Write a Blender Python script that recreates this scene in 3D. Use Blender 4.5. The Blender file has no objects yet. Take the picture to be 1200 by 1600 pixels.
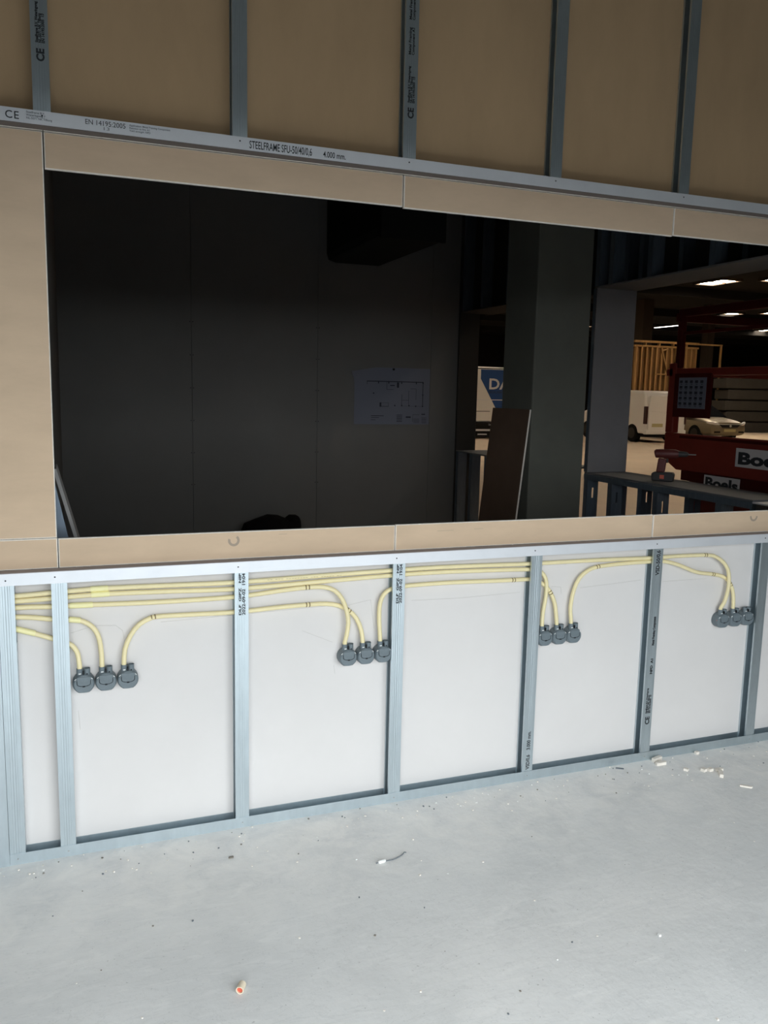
import bpy, bmesh, math, random
from mathutils import Vector, Matrix

S = bpy.context.scene
C = S.collection
random.seed(7)

# ------------------------------------------------------------------ camera
yaw, pitch, roll, FPX = 0.364220712, -0.144413534, 0.0212432705, 1294.1334
F = Vector((math.sin(yaw)*math.cos(pitch), math.cos(yaw)*math.cos(pitch), math.sin(pitch)))
R0 = Vector((math.cos(yaw), -math.sin(yaw), 0)); U0 = R0.cross(F)
R1 = R0*math.cos(roll)+U0*math.sin(roll); U1 = U0*math.cos(roll)-R0*math.sin(roll)
cd = bpy.data.cameras.new('camera'); cam = bpy.data.objects.new('camera', cd); C.objects.link(cam)
cd.sensor_width = 36; cd.lens = FPX/1600*36; cd.clip_start = 0.02; cd.clip_end = 300
cam.matrix_world = Matrix(((R1.x, U1.x, -F.x, 0.0709819), (R1.y, U1.y, -F.y, -2.84915406),
                           (R1.z, U1.z, -F.z, 1.6038608), (0, 0, 0, 1)))
S.camera = cam

# ------------------------------------------------------------------ sky, daylight, exposure
DOOR_TOP, DOOR_Y, DOOR_X0, DOOR_X1 = 2.36, -3.15, -1.2, 2.8
w = bpy.data.worlds.new('overcast_sky'); S.world = w; w.use_nodes = True
bg = w.node_tree.nodes['Background']
bg.inputs[0].default_value = (0.90, 0.965, 1.0, 1); bg.inputs[1].default_value = 4.7
pl = bpy.data.lights.new('door_portal', 'AREA'); pl.shape = 'RECTANGLE'; pl.size = DOOR_X1-DOOR_X0; pl.size_y = DOOR_TOP
pl.cycles.is_portal = True
po = bpy.data.objects.new('door_portal', pl); C.objects.link(po)
po.location = ((DOOR_X1+DOOR_X0)/2, DOOR_Y-0.1, DOOR_TOP/2); po.rotation_euler = (math.radians(90), 0, 0)   # -Z looks to +Y
PANE_GLOW = 36.0
S.view_settings.view_transform = 'Standard'; S.view_settings.look = 'None'
S.view_settings.exposure = 0.3; S.view_settings.gamma = 1.0; S.view_settings.use_curve_mapping = False
S.cycles.use_denoising = True
S.cycles.max_bounces = 10; S.cycles.diffuse_bounces = 6

# ------------------------------------------------------------------ materials
def mat(name, col, rough=0.6, metal=0.0, var=0.0, scale=8.0, stretch=(1, 1, 1), bump=0.0, bscale=60.0, emit=0.0, col2=None, detail=5.0):
    m = bpy.data.materials.new(name); m.use_nodes = True
    nt = m.node_tree; b = nt.nodes['Principled BSDF']
    b.inputs['Base Color'].default_value = (*col, 1); b.inputs['Roughness'].default_value = rough
    b.inputs['Metallic'].default_value = metal
    if emit:
        b.inputs['Emission Color'].default_value = (*col, 1); b.inputs['Emission Strength'].default_value = emit
    if var or bump:
        tc = nt.nodes.new('ShaderNodeTexCoord'); mp = nt.nodes.new('ShaderNodeMapping')
        mp.inputs['Scale'].default_value = stretch
        nt.links.new(tc.outputs['Object'], mp.inputs[0])
    if var:
        n = nt.nodes.new('ShaderNodeTexNoise'); n.inputs['Scale'].default_value = scale; n.inputs['Detail'].default_value = detail
        n.inputs['Roughness'].default_value = 0.62
        nt.links.new(mp.outputs[0], n.inputs[0])
        rp = nt.nodes.new('ShaderNodeValToRGB')
        c2 = col2 or tuple(c*(1-var) for c in col)
        c1 = col if col2 else tuple(min(1, c*(1+var*0.6)) for c in col)
        rp.color_ramp.elements[0].position = 0.3; rp.color_ramp.elements[1].position = 0.7
        rp.color_ramp.elements[0].color = (*c2, 1); rp.color_ramp.elements[1].color = (*c1, 1)
        nt.links.new(n.outputs[0], rp.inputs[0]); nt.links.new(rp.outputs[0], b.inputs['Base Color'])
    if bump:
        n2 = nt.nodes.new('ShaderNodeTexNoise'); n2.inputs['Scale'].default_value = bscale; n2.inputs['Detail'].default_value = 4
        nt.links.new(mp.outputs[0], n2.inputs[0])
        bp = nt.nodes.new('ShaderNodeBump'); bp.inputs['Strength'].default_value = bump; bp.inputs['Distance'].default_value = 0.004
        nt.links.new(n2.outputs[0], bp.inputs['Height']); nt.links.new(bp.outputs[0], b.inputs['Normal'])
    return m

M = {}
M['steel'] = mat('galvanised_steel', (0.55, 0.625, 0.665), 0.40, 0.90, 0.06, 10, (3, 3, 0.8), 0.02, 90)
M['track'] = mat('bright_galvanised_steel', (0.78, 0.80, 0.835), 0.55, 0.5, 0.05, 5)
M['paper'] = mat('tan_board_paper', (0.66, 0.495, 0.345), 0.85, 0, 0.07, 5, (1, 1, 3), 0.06, 350)
M['kraft'] = mat('brown_board_paper', (0.56, 0.385, 0.22), 0.88, 0, 0.08, 3, (2, 2, 0.7), 0.06, 350)
M['gyps'] = mat('gypsum_edge', (0.86, 0.80, 0.72), 0.9, 0, 0.1, 60)
M['white'] = mat('white_board_paper', (0.70, 0.675, 0.66), 0.8, 0, 0.03, 3, bump=0.03, bscale=250)
M['ink'] = mat('black_ink', (0.025, 0.03, 0.035), 0.7)
M['ink2'] = mat('faded_ink', (0.16, 0.18, 0.2), 0.7)
M['tanink'] = mat('faint_stamp_ink', (0.40, 0.32, 0.25), 0.9)
M['pencil'] = mat('pencil_grey', (0.60, 0.58, 0.56), 0.9)
M['yellow'] = mat('yellow_conduit_plastic', (0.86, 0.755, 0.45), 0.5, 0, 0.04, 20)
M['sleeve'] = mat('pale_yellow_plastic', (0.92, 0.86, 0.46), 0.45)
M['brownink'] = mat('brown_print', (0.20, 0.14, 0.06), 0.7)
M['box'] = mat('grey_box_plastic', (0.145, 0.18, 0.2), 0.5, 0, 0.1, 40)
M['boxdark'] = mat('dark_slot', (0.01, 0.012, 0.015), 0.8)
M['chalk'] = mat('white_plastic', (0.85, 0.85, 0.83), 0.5)
M['screw'] = mat('dark_screw', (0.03, 0.03, 0.035), 0.4, 0.6)
M['screwb'] = mat('bright_screw', (0.8, 0.8, 0.8), 0.3, 0.9)
M['roomwall'] = mat('shade_toned_grey_board', (0.195, 0.19, 0.182), 0.9, 0, 0.08, 1.2)  # real board is lighter; the room's deep shade is put into this grey
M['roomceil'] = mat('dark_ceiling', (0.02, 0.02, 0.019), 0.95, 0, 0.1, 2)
M['shell'] = mat('dull_shell', (0.22, 0.22, 0.21), 0.95, 0, 0.1, 1)
M['conc'] = mat('column_concrete', (0.135, 0.138, 0.117), 0.9, 0, 0.12, 3, bump=0.15, bscale=40)
M['pier'] = mat('grey_board', (0.225, 0.215, 0.22), 0.9, 0, 0.05, 6)
M['sill'] = mat('grey_sill_board', (0.13, 0.14, 0.15), 0.7, 0, 0.12, 6)
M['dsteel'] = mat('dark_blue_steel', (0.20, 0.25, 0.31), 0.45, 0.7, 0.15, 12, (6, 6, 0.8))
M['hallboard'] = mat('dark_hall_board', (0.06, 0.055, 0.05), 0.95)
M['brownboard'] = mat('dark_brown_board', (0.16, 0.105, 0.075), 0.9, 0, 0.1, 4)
M['sheet'] = mat('shade_toned_drawing_paper', (0.18, 0.195, 0.25), 0.8)  # paper colour darkened to carry the shade it hangs in
M['sheetink'] = mat('drawing_lines', (0.03, 0.033, 0.05), 0.8)
M['black'] = mat('black_fabric', (0.008, 0.007, 0.008), 0.9, 0, 0.3, 20, bump=0.4, bscale=60)
M['red'] = mat('red_lift_paint', (0.21, 0.022, 0.012), 0.5, 0, 0.12, 4)
M['dred'] = mat('dark_red_paint', (0.07, 0.009, 0.007), 0.6, 0, 0.12, 5)
M['rubber'] = mat('black_rubber', (0.012, 0.012, 0.012), 0.8)
M['sign'] = mat('sign_white', (0.72, 0.70, 0.70), 0.6)
M['vwhite'] = mat('white_car_paint', (0.80, 0.76, 0.70), 0.35)
M['vblue'] = mat('blue_car_wrap', (0.006, 0.055, 0.21), 0.4)
M['glass'] = mat('dark_car_glass', (0.01, 0.011, 0.013), 0.05)
M['taill'] = mat('tail_light_red', (0.05, 0.012, 0.01), 0.3)
M['headl'] = mat('head_light', (0.85, 0.83, 0.78), 0.1, 0.3)
M['gold'] = mat('champagne_car_paint', (0.27, 0.22, 0.14), 0.3, 0.5)
M['plate'] = mat('licence_plate', (0.5, 0.42, 0.2), 0.5)
M['dplast'] = mat('black_bumper_plastic', (0.02, 0.018, 0.017), 0.6)
M['timber'] = mat('warm_timber', (0.30, 0.175, 0.07), 0.7, 0, 0.2, 3, (4, 4, 0.5))
M['timberd'] = mat('brown_timber_sheet', (0.16, 0.085, 0.035), 0.8, 0, 0.2, 3, (4, 4, 0.5))
M['panel'] = mat('grey_concrete_panel', (0.05, 0.046, 0.04), 0.9, 0, 0.12, 2)
M['hallfloor'] = mat('warm_hall_floor', (0.60, 0.475, 0.34), 0.75, 0, 0.08, 0.8, bump=0.05, bscale=5)
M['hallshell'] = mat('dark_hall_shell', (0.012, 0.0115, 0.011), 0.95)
M['hallcol'] = mat('hall_column_paint', (0.055, 0.043, 0.032), 0.9)
M['pane'] = mat('skylight_glow', (1.0, 0.84, 0.66), 0.5, emit=PANE_GLOW)
M['tubeglow'] = mat('tube_lamp_glow', (1.0, 0.95, 0.9), 0.5, emit=5.0)
M['foam'] = mat('grey_foam_tape', (0.17, 0.15, 0.14), 0.95); M['foam2'] = mat('light_grey_foam_tape', (0.40, 0.36, 0.355), 0.95)
M['grit'] = mat('brown_grit', (0.22, 0.20, 0.17), 0.9)
M['asphalt'] = mat('yard_paving', (0.085, 0.085, 0.087), 0.95, 0, 0.15, 3)
M['drillred'] = mat('drill_red', (0.12, 0.025, 0.022), 0.5)
M['drillblack'] = mat('drill_black', (0.04, 0.035, 0.035), 0.6)
M['cream'] = mat('cream_plastic', (0.78, 0.68, 0.52), 0.55)
M['redplast'] = mat('red_plastic', (0.62, 0.12, 0.07), 0.5)

for k_ in ('hallshell', 'hallcol', 'hallboard', 'roomwall', 'roomceil', 'shell', 'panel', 'brownboard', 'dplast', 'rubber', 'asphalt', 'timber', 'timberd', 'black', 'foam', 'dred'):
    M[k_].node_tree.nodes['Principled BSDF'].inputs['Specular IOR Level'].default_value = 0.08
def floor_mat():
    m = bpy.data.materials.new('dusty_concrete'); m.use_nodes = True
    nt = m.node_tree; N = nt.nodes; L = nt.links; b = N['Principled BSDF']
    b.inputs['Roughness'].default_value = 0.62
    tc = N.new('ShaderNodeTexCoord')
    def noise(scale, detail, dist=0.0, stretch=None):
        n = N.new('ShaderNodeTexNoise'); n.inputs['Scale'].default_value = scale; n.inputs['Detail'].default_value = detail
        n.inputs['Roughness'].default_value = 0.6; n.inputs['Distortion'].default_value = dist
        if stretch:
            mp = N.new('ShaderNodeMapping'); mp.inputs['Scale'].default_value = stretch; mp.inputs['Rotation'].default_value = (0, 0, 0.5)
            L.new(tc.outputs['Object'], mp.inputs[0]); L.new(mp.outputs[0], n.inputs[0])
        else:
            L.new(tc.outputs['Object'], n.inputs[0])
        return n
    def ramp(src, p0, c0, p1, c1):
        r = N.new('ShaderNodeValToRGB'); r.color_ramp.elements[0].position = p0; r.color_ramp.elements[1].position = p1
        r.color_ramp.elements[0].color = (*c0, 1); r.color_ramp.elements[1].color = (*c1, 1); L.new(src, r.inputs[0]); return r
    def mix(fac, a, bb):
        x = N.new('ShaderNodeMix'); x.data_type = 'RGBA'
        if isinstance(fac, float): x.inputs[0].default_value = fac
        else: L.new(fac, x.inputs[0])
        L.new(a, x.inputs[6])
        if isinstance(bb, tuple): x.inputs[7].default_value = (*bb, 1)
        else: L.new(bb, x.inputs[7])
        return x.outputs[2]
    base = ramp(noise(2.2, 6, 0.6).outputs[0], 0.3, (0.70, 0.705, 0.70), 0.7, (0.83, 0.83, 0.82))
    streak = ramp(noise(5, 7, 1.5, (1, 3.2, 1)).outputs[0], 0.52, (0, 0, 0), 0.72, (0.55, 0.55, 0.55))
    col = mix(streak.outputs[0], base.outputs[0], (0.88, 0.875, 0.86))
    scr = ramp(noise(3.5, 9, 3.0, (1, 4, 1)).outputs[0], 0.485, (0, 0, 0), 0.5, (0.25, 0.25, 0.25))
    scr.color_ramp.elements.new(0.515).color = (0, 0, 0, 1)
    col = mix(scr.outputs[0], col, (0.45, 0.46, 0.46))
    spk = ramp(noise(85, 2).outputs[0], 0.70, (0, 0, 0), 0.73, (0.6, 0.6, 0.6))
    col = mix(spk.outputs[0], col, (0.40, 0.40, 0.39))
    # plaster dust lying along the foot of the low wall
    sx = N.new('ShaderNodeSeparateXYZ'); L.new(tc.outputs['Object'], sx.inputs[0])
    mr = N.new('ShaderNodeMapRange'); mr.inputs[1].default_value = -0.75; mr.inputs[2].default_value = -0.02
    L.new(sx.outputs[1], mr.inputs[0])
    dn = ramp(noise(7, 6, 0.8).outputs[0], 0.35, (0.1, 0.1, 0.1), 0.65, (1, 1, 1))
    mu = N.new('ShaderNodeMath'); mu.operation = 'MULTIPLY'; L.new(mr.outputs[0], mu.inputs[0]); L.new(dn.outputs[0], mu.inputs[1])
    col = mix(mu.outputs[0], col, (0.95, 0.93, 0.89))
    L.new(col, b.inputs['Base Color'])
    bp = N.new('ShaderNodeBump'); bp.inputs['Strength'].default_value = 0.25; bp.inputs['Distance'].default_value = 0.006
    L.new(noise(30, 6).outputs[0], bp.inputs['Height']); L.new(bp.outputs[0], b.inputs['Normal'])
    return m
M['floor'] = floor_mat()

# ------------------------------------------------------------------ mesh helpers
class MB:
    def __init__(s): s.v = []; s.f = []; s.mi = []; s.mats = []
    def m(s, key):
        if key not in s.mats: s.mats.append(key)
        return s.mats.index(key)
    def add(s, vs, fs, key, M4=None):
        o = len(s.v); k = s.m(key)
        s.v += [tuple(M4 @ Vector(p)) if M4 else tuple(p) for p in vs]
        for f in fs: s.f.append(tuple(i+o for i in f)); s.mi.append(k)
        return s
    def box(s, x0, x1, y0, y1, z0, z1, key, M4=None):
        vs = [(x0,y0,z0),(x1,y0,z0),(x1,y1,z0),(x0,y1,z0),(x0,y0,z1),(x1,y0,z1),(x1,y1,z1),(x0,y1,z1)]
        return s.add(vs, [(0,3,2,1),(4,5,6,7),(0,1,5,4),(1,2,6,5),(2,3,7,6),(3,0,4,7)], key, M4)
    def prism(s, poly, axis, a, b, key, M4=None):
        # poly in the two remaining axes (in xyz order), extruded along axis from a to b
        def p3(p, t):
            q = list(p); q.insert(axis, t); return tuple(q)
        n = len(poly); vs = [p3(p, a) for p in poly]+[p3(p, b) for p in poly]
        fs = [tuple(range(n)), tuple(range(2*n-1, n-1, -1))]+[(i, i+n, (i+1) % n+n, (i+1) % n) for i in range(n)]
        return s.add(vs, fs, key, M4)
    def cyl(s, p, q, r, key, n=16, r2=None, cap=True):
        p = Vector(p); q = Vector(q); d = (q-p).normalized(); r2 = r if r2 is None else r2
        a = d.orthogonal().normalized(); b = d.cross(a); vs = []; fs = []
        for c, rr in ((p, r), (q, r2)):
            vs += [c+(a*math.cos(2*math.pi*i/n)+b*math.sin(2*math.pi*i/n))*rr for i in range(n)]
        fs = [(i, (i+1) % n, (i+1) % n+n, i+n) for i in range(n)]
        if cap: fs += [tuple(range(n-1, -1, -1)), tuple(range(n, 2*n))]
        return s.add(vs, fs, key)
    def sweep(s, pts, r, key, n=12, cap=True):
        pts = [Vector(p) for p in pts]; vs = []; fs = []; a = None
        for i, p in enumerate(pts):
            t = (pts[min(i+1, len(pts)-1)]-pts[max(i-1, 0)]).normalized()
            a = t.orthogonal().normalized() if a is None else (a-t*a.dot(t)).normalized()
            b = t.cross(a); rr = r[i] if isinstance(r, (list, tuple)) else r
            vs += [p+(a*math.cos(2*math.pi*k/n)+b*math.sin(2*math.pi*k/n))*rr for k in range(n)]
        for i in range(len(pts)-1):
            fs += [(i*n+k, i*n+(k+1) % n, (i+1)*n+(k+1) % n, (i+1)*n+k) for k in range(n)]
        if cap: fs += [tuple(range(n-1, -1, -1)), tuple(range((len(pts)-1)*n, len(pts)*n))]
        return s.add(vs, fs, key)
    def ribbon(s, prof, z0, z1, t, key):
        # open sheet profile (x,y) of thickness t, extruded upwards
        P = [Vector((p[0], p[1])) for p in prof]; off = []
        for i, p in enumerate(P):
            d = (P[min(i+1, len(P)-1)]-P[max(i-1, 0)]).normalized(); off.append(p+Vector((-d.y, d.x))*t)
        poly = [tuple(p) for p in P]+[tuple(p) for p in reversed(off)]
        n = len(P); vs = [(x, y, z) for z in (z0, z1) for x, y in poly]; k = 2*n
        fs = [(i, (i+1) % k, (i+1) % k+k, i+k) for i in range(k)]
        for i in range(n-1):
            fs += [(i, k-1-i, k-2-i, i+1), (i+k, i+1+k, 2*k-2-i, 2*k-1-i)]
        return s.add(vs, fs, key)
    def build(s, name, parent=None, smooth=False, bevel=0.0, seg=2, at=None):
        me = bpy.data.meshes.new(name); me.from_pydata(s.v, [], s.f)
        for k in s.mats: me.materials.append(M[k])
        me.polygons.foreach_set('material_index', s.mi)
        bm = bmesh.new(); bm.from_mesh(me); bmesh.ops.recalc_face_normals(bm, faces=bm.faces[:]); bm.to_mesh(me); bm.free()
        if smooth: me.shade_smooth() if hasattr(me, 'shade_smooth') else None
        o = bpy.data.objects.new(name, me); C.objects.link(o)
        if parent is not None: o.parent = parent
        if at: o.location = at
        if bevel:
            md = o.modifiers.new('bevel', 'BEVEL'); md.width = bevel; md.segments = seg; md.limit_method = 'ANGLE'; md.angle_limit = 0.6
        if smooth:
            try:
                me.set_sharp_from_angle(angle=0.7)
            except Exception: pass
        return o

def tag(o, label=None, cat=None, group=None, kind=None):
    if label: o['label'] = label
    if cat: o['category'] = cat
    if group: o['group'] = group
    if kind: o['kind'] = kind
    return o
def empty(name, loc=(0, 0, 0), rz=0.0, **k):
    o = bpy.data.objects.new(name, None); C.objects.link(o); o.location = loc; o.rotation_euler = (0, 0, rz)
    o.empty_display_size = 0.05
    return tag(o, **k)
def part(o, label): o['label'] = label; return o

FRONT = Matrix(((1,0,0),(0,0,-1),(0,1,0))).to_4x4()          # reads along +X, faces -Y
UPW = Matrix(((0,-1,0),(0,0,-1),(1,0,0))).to_4x4()           # reads upwards, faces -Y
SIDE = Matrix(((0,0,-1),(-1,0,0),(0,1,0))).to_4x4()          # reads along -Y, faces -X
def text(name, s, size, key, parent, loc, frame=FRONT, width=None, bold=0.0, align='LEFT', space=1.0, ext=0.00015):
    cu = bpy.data.curves.new('lettering', 'FONT'); cu.body = s; cu.size = size; cu.extrude = ext; cu.offset = bold
    cu.align_x = align; cu.space_character = space; cu.resolution_u = 3; cu.space_line = 0.9
    t = bpy.data.objects.new('lettering', cu); C.objects.link(t)
    dg = bpy.context.evaluated_depsgraph_get(); me = bpy.data.meshes.new_from_object(t.evaluated_get(dg))
    bpy.data.objects.remove(t)
    if width:
        xs = [v.co.x for v in me.vertices]; k = width/max(1e-6, max(xs)-min(xs))
        for v in me.vertices: v.co.x *= k
    me.transform(Matrix.Translation(loc) @ frame)
    me.materials.clear(); me.materials.append(M[key])
    o = bpy.data.objects.new(name, me); C.objects.link(o); o.parent = parent
    return o

def smoothpath(pts, step=0.018):
    P = [Vector(p) for p in pts]; out = []
    for i in range(len(P)-1):
        p0 = P[max(i-1, 0)]; p1 = P[i]; p2 = P[i+1]; p3 = P[min(i+2, len(P)-1)]
        n = max(2, int((p2-p1).length/step)); n = min(n, 10)
        for k in range(n):
            t = k/n
            out.append(0.5*((2*p1)+(p2-p0)*t+(2*p0-5*p1+4*p2-p3)*t*t+(3*p1-p0-3*p2+p3)*t**3))
    out.append(P[-1]); return out

def board(name, parent, x0, x1, z0, z1, y, key, t=0.0125, edge=0.003, ekey='gyps'):
    # plasterboard whose paper face looks to -Y and whose worn edges show the gypsum
    b = MB(); e = edge
    vs = [(x0,y+e*0.6,z0),(x1,y+e*0.6,z0),(x1,y+e*0.6,z1),(x0,y+e*0.6,z1),
          (x0+e,y,z0+e),(x1-e,y,z0+e),(x1-e,y,z1-e),(x0+e,y,z1-e),
          (x0,y+t,z0),(x1,y+t,z0),(x1,y+t,z1),(x0,y+t,z1)]
    b.add(vs, [(4,5,6,7),(8,11,10,9)], key)
    o = len(b.v)
    b.add(vs, [(0,1,5,4),(1,2,6,5),(2,3,7,6),(3,0,4,7),(0,8,9,1),(1,9,10,2),(2,10,11,3),(3,11,8,0)], ekey)
    return b.build(name, parent)

# ------------------------------------------------------------------ setting: floors and building shell
XL, XR = -2.0, 4.2
fl = tag(MB().box(XL-0.2, XR, DOOR_Y-0.2, 5.3, -0.2, 0, 'floor').build('floor'), 'pale dusty concrete floor slab along the foot of the stud wall', 'floor', kind='structure')
tag(MB().box(XR, 60, DOOR_Y-0.2, 5.3, -0.2, 0, 'hallfloor').box(XL-0.2, 60, 5.3, 60, -0.2, 0, 'hallfloor').build('floor'), 'warm tan floor of the big hall, seen past the column', 'floor', kind='structure')
tag(MB().box(-40, 40, -60, DOOR_Y-0.2, -0.25, -0.05, 'asphalt').build('ground'), 'grey yard paving outside the door behind the viewer', 'ground', kind='structure')
WTOP = 3.88
sh = empty('wall_left', label='plain wall closing the left end of the front space', cat='wall', kind='structure')
MB().box(XL-0.15, XL, DOOR_Y, 0.06, 0, 3.9, 'shell').build('panel', sh)
sh = empty('wall_front_door', label='wall with the wide door opening behind the viewer', cat='wall', kind='structure'); sh.name = 'wall_south'
MB().box(XL-0.15, XR+0.2, DOOR_Y-0.2, DOOR_Y, DOOR_TOP, 4.1, 'shell').build('lintel', sh)
MB().box(XL, DOOR_X0, DOOR_Y-0.2, DOOR_Y, 0, DOOR_TOP, 'shell').build('panel', sh)
MB().box(DOOR_X1, XR, DOOR_Y-0.2, DOOR_Y, 0, DOOR_TOP, 'shell').build('panel', sh)
MB().box(XR, XR+0.2, DOOR_Y, -0.1, 0, 4.1, 'shell').build('panel', sh)  # unseen closing wall, added to keep hall light out of the front space
tag(MB().box(XL-0.15, XR+0.2, DOOR_Y-0.2, 0.12, 3.9, 4.1, 'shell').build('ceiling'), 'dull slab over the front space', 'ceiling', kind='structure')

# ------------------------------------------------------------------ setting: the stud wall with the wide opening
wf = empty('wall_front', label='unfinished steel stud wall with board backs and a wide opening', cat='wall', kind='structure')
SW = 0.0492
ZL, ZU = 1.0, 2.3806
XA, XB = -1.95, 4.15
def rib_profile(x, inset=0.0012):
    y = inset
    return [(x, 0.009+y), (x, y), (x+0.010, y), (x+0.0115, y+0.0003), (x+0.015, y), (x+0.019, y+0.0005), (x+0.023, y),
            (x+0.027, y+0.0005), (x+0.031, y), (x+0.0345, y+0.0003), (x+0.036, y), (x+SW, y)]
def stud(x, z0, z1, hole=None):
    # C section: web on its right, open to the left between two lips
    b = MB()
    b.ribbon(rib_profile(x), z0, z1, 0.0008, 'steel')                   # front flange with lip
    b.ribbon([(x, 0.0405), (x, 0.0495), (x+SW, 0.0495)], z0, z1, -0.0008, 'steel')   # rear flange
    xa, xb = x+SW-0.0008, x+SW
    if hole:
        b.box(xa, xb, 0.001, 0.0495, z0, hole[0], 'steel'); b.box(xa, xb, 0.001, 0.0495, hole[1], z1, 'steel')
        b.box(xa, xb, 0.001, 0.006, hole[0], hole[1], 'steel'); b.box(xa, xb, 0.0455, 0.0495, hole[0], hole[1], 'steel')
    else:
        b.box(xa, xb, 0.001, 0.0495, z0, z1, 'steel')
    return b.build('stud', wf)
def track(z, up, x0=XA, x1=XB, name='track', key='track'):
    t = 0.0011; d = 0.0393 if up else -0.0393; b = MB()
    b.prism([(-0.0005, z), (-0.0005, z+d), (-0.0005+t, z+d), (-0.0005+t, z+(t if up else -t)), (0.0503-t, z+(t if up else -t)), (0.0503-t, z+d), (0.0503, z+d), (0.0503, z)], 0, x0, x1, key)
    return b.build(name, wf)
low = {}
holes = {0: (0.765, 0.95), 1: (0.725, 0.95), 2: (0.785, 0.945), 3: (0.83, 0.952), 4: (0.825, 0.945), 5: (0.875, 0.94)}
for k in range(-2, 8):
    x = 0.6*(k-1) if k >= 1 else (-0.1595 if k == 0 else -0.6*(1-k))
    low[k] = stud(x, 0.0015, ZL-0.0015, holes.get(k))
up = {}
for k in range(-2, 8):
    if k == 0: continue
    x = 0.6*(k-1) if k >= 1 else -0.6*(1-k)-0.1
    up[k] = stud(x, ZU+0.0015, WTOP)
# post of the cross partition standing hard against the left stud
b = MB(); b.box(-0.235, -0.1605, -0.002, 0.0, 0.0, 0.9595, 'steel').box(-0.235, -0.234, 0, 0.05, 0, 0.9595, 'steel').box(-0.1615, -0.1605, 0, 0.05, 0, 0.9595, 'steel')
b.build('post', wf)
ft = track(0.0, True, x0=-0.16, name='floor_track', key='steel'); track(0.0, True, x1=-0.236, name='floor_track', key='steel')
lt = track(ZL, False, name='rail'); ut = track(ZU, True, name='rail')
MB().box(XA, XB, 0.002, 0.048, ZU-0.0022, ZU-0.0001, 'foam').build('foam_tape', ut); MB().box(XA, XB, 0.003, 0.048, ZL+0.0001, ZL+0.0014, 'foam2').build('foam_tape', lt)
def screws(parent, pts, key, r=0.0028):
    for x, z in pts:
        MB().cyl((x, -0.0003, z), (x, -0.0022, z), r, key, 8, r*0.7).cyl((x, -0.0022, z), (x, -0.0024, z), r*0.35, 'ink', 6).build('screw', parent)
cx = [0.0245+0.6*k for k in range(6)]
screws(lt, [(-0.135, 0.978)]+[(x-0.012, 0.982) for x in cx], 'screw')
screws(ut, [(x, ZU+0.026) for x in cx], 'screw')
screws(ft, [(-0.135, 0.02)]+[(x, 0.019) for x in cx], 'screwb', 0.0032)
# board backs
JX = [-1.95, -1.175, 0.0245, 1.2245, 2.4245, 3.6245, 4.15]
for i in range(6):
    a, c = JX[i]+0.0014, JX[i+1]-0.0014
    board('lower_board', wf, a, c, 0.003, ZL-0.002, 0.0508, 'white', ekey='white')
    board('upper_board', wf, a, c, ZU-0.003, WTOP, 0.0508, 'kraft')
    board('sill_board', wf, a, c, ZL+0.0015, 1.1+(0.0015 if i % 2 else 0), 0.0508, 'paper')
    if a > 0: board('head_board', wf, a+(0.002 if i == 3 else 0), c, 2.266-(0.004 if i == 3 else 0), ZU-0.0055, 0.0508, 'paper')
    elif i == 1: board('side_board', wf, a, c-0.001, 1.1035, ZU-0.0055, 0.0508, 'paper')
    else: board('side_board', wf, a, c, 1.1035, ZU-0.0055, 0.0508, 'paper')
board('side_board', wf, 3.66, 4.15, 1.1035, 2.26, 0.0508, 'paper')

# lettering on the rails and studs
def lines(ls, size, key, parent, x, z, dz, frame=FRONT, dx=0.0, **k):
    for i, l in enumerate(ls): text('printed_text', l, size, key, parent, (x+dx*i, -0.0012, z-dz*i), frame, **k)
ty = -0.0012
text('printed_text', 'C', 0.031, 'ink', ut, (-0.079, ty, 2.389), bold=0.0002); text('printed_text', 'E', 0.031, 'ink', ut, (-0.055, ty, 2.3885), bold=0.0002)
lines(['Steelframe B.V.', 'Weteringweg 7', 'NL-5071 NK Tilburg'], 0.0085, 'ink2', ut, -0.020, 2.4095, 0.0085, bold=0.0001)
text('printed_text', 'EN 14195:2005', 0.021, 'ink', ut, (0.146, ty, 2.399), width=0.118); text('printed_text', '13', 0.013, 'ink2', ut, (0.196, ty, 2.387), width=0.017)
lines(['Application: Metal Framing Component', 'Reaction to fire: A1', 'Yield strength: NPD'], 0.0078, 'ink2', ut, 0.277, 2.4085, 0.008, bold=0.0001)
text('printed_text', 'STEELFRAME SFU-50/40/0,6', 0.034, 'ink', ut, (0.655, ty, 2.3875), width=0.213, bold=0.0003)
text('printed_text', '4.000 mm.', 0.027, 'ink', ut, (0.908, ty, 2.3885), width=0.08, bold=0.0003)
for k in (2, 3):
    x = 0.6*(k-1)
    text('printed_text', '2022-09-02  19:04', 0.0155, 'ink', low[k], (x+0.037, 0.0008, 0.806), UPW, width=0.152, bold=0.0005)
    text('printed_text', 'DLF  GIPZ   NIP', 0.0115, 'ink', low[k], (x+0.0225, 0.0008, 0.806), UPW, width=0.152, bold=0.0005)
text('printed_text', 'VSD/0,6    3.000 mm.', 0.023, 'ink', low[4], (1.8+0.034, 0.0008, 0.047), UPW, width=0.168, bold=0.0005)
def stamp(stud_o, x, z, zt, key='ink'):
    text('printed_text', 'CE', 0.030, key, stud_o, (x+0.036, 0.0008, z), UPW, width=0.036, bold=0.0012)
    for i, l in enumerate(['Steelframe B.V. Weteringweg', 'NL-5071 NK Tilburg', 'EN 14195:2005  13']):
        text('printed_text', l, 0.011, key, stud_o, (x+0.021+i*0.009, 0.0008, z+0.052), UPW, width=(zt-z-0.052)*(1.0 if i == 0 else 0.72), bold=0.0005)
stamp(up[1], 0.0, 2.561, 2.727); stamp(up[3], 1.2, 2.553, 2.725)
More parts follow.
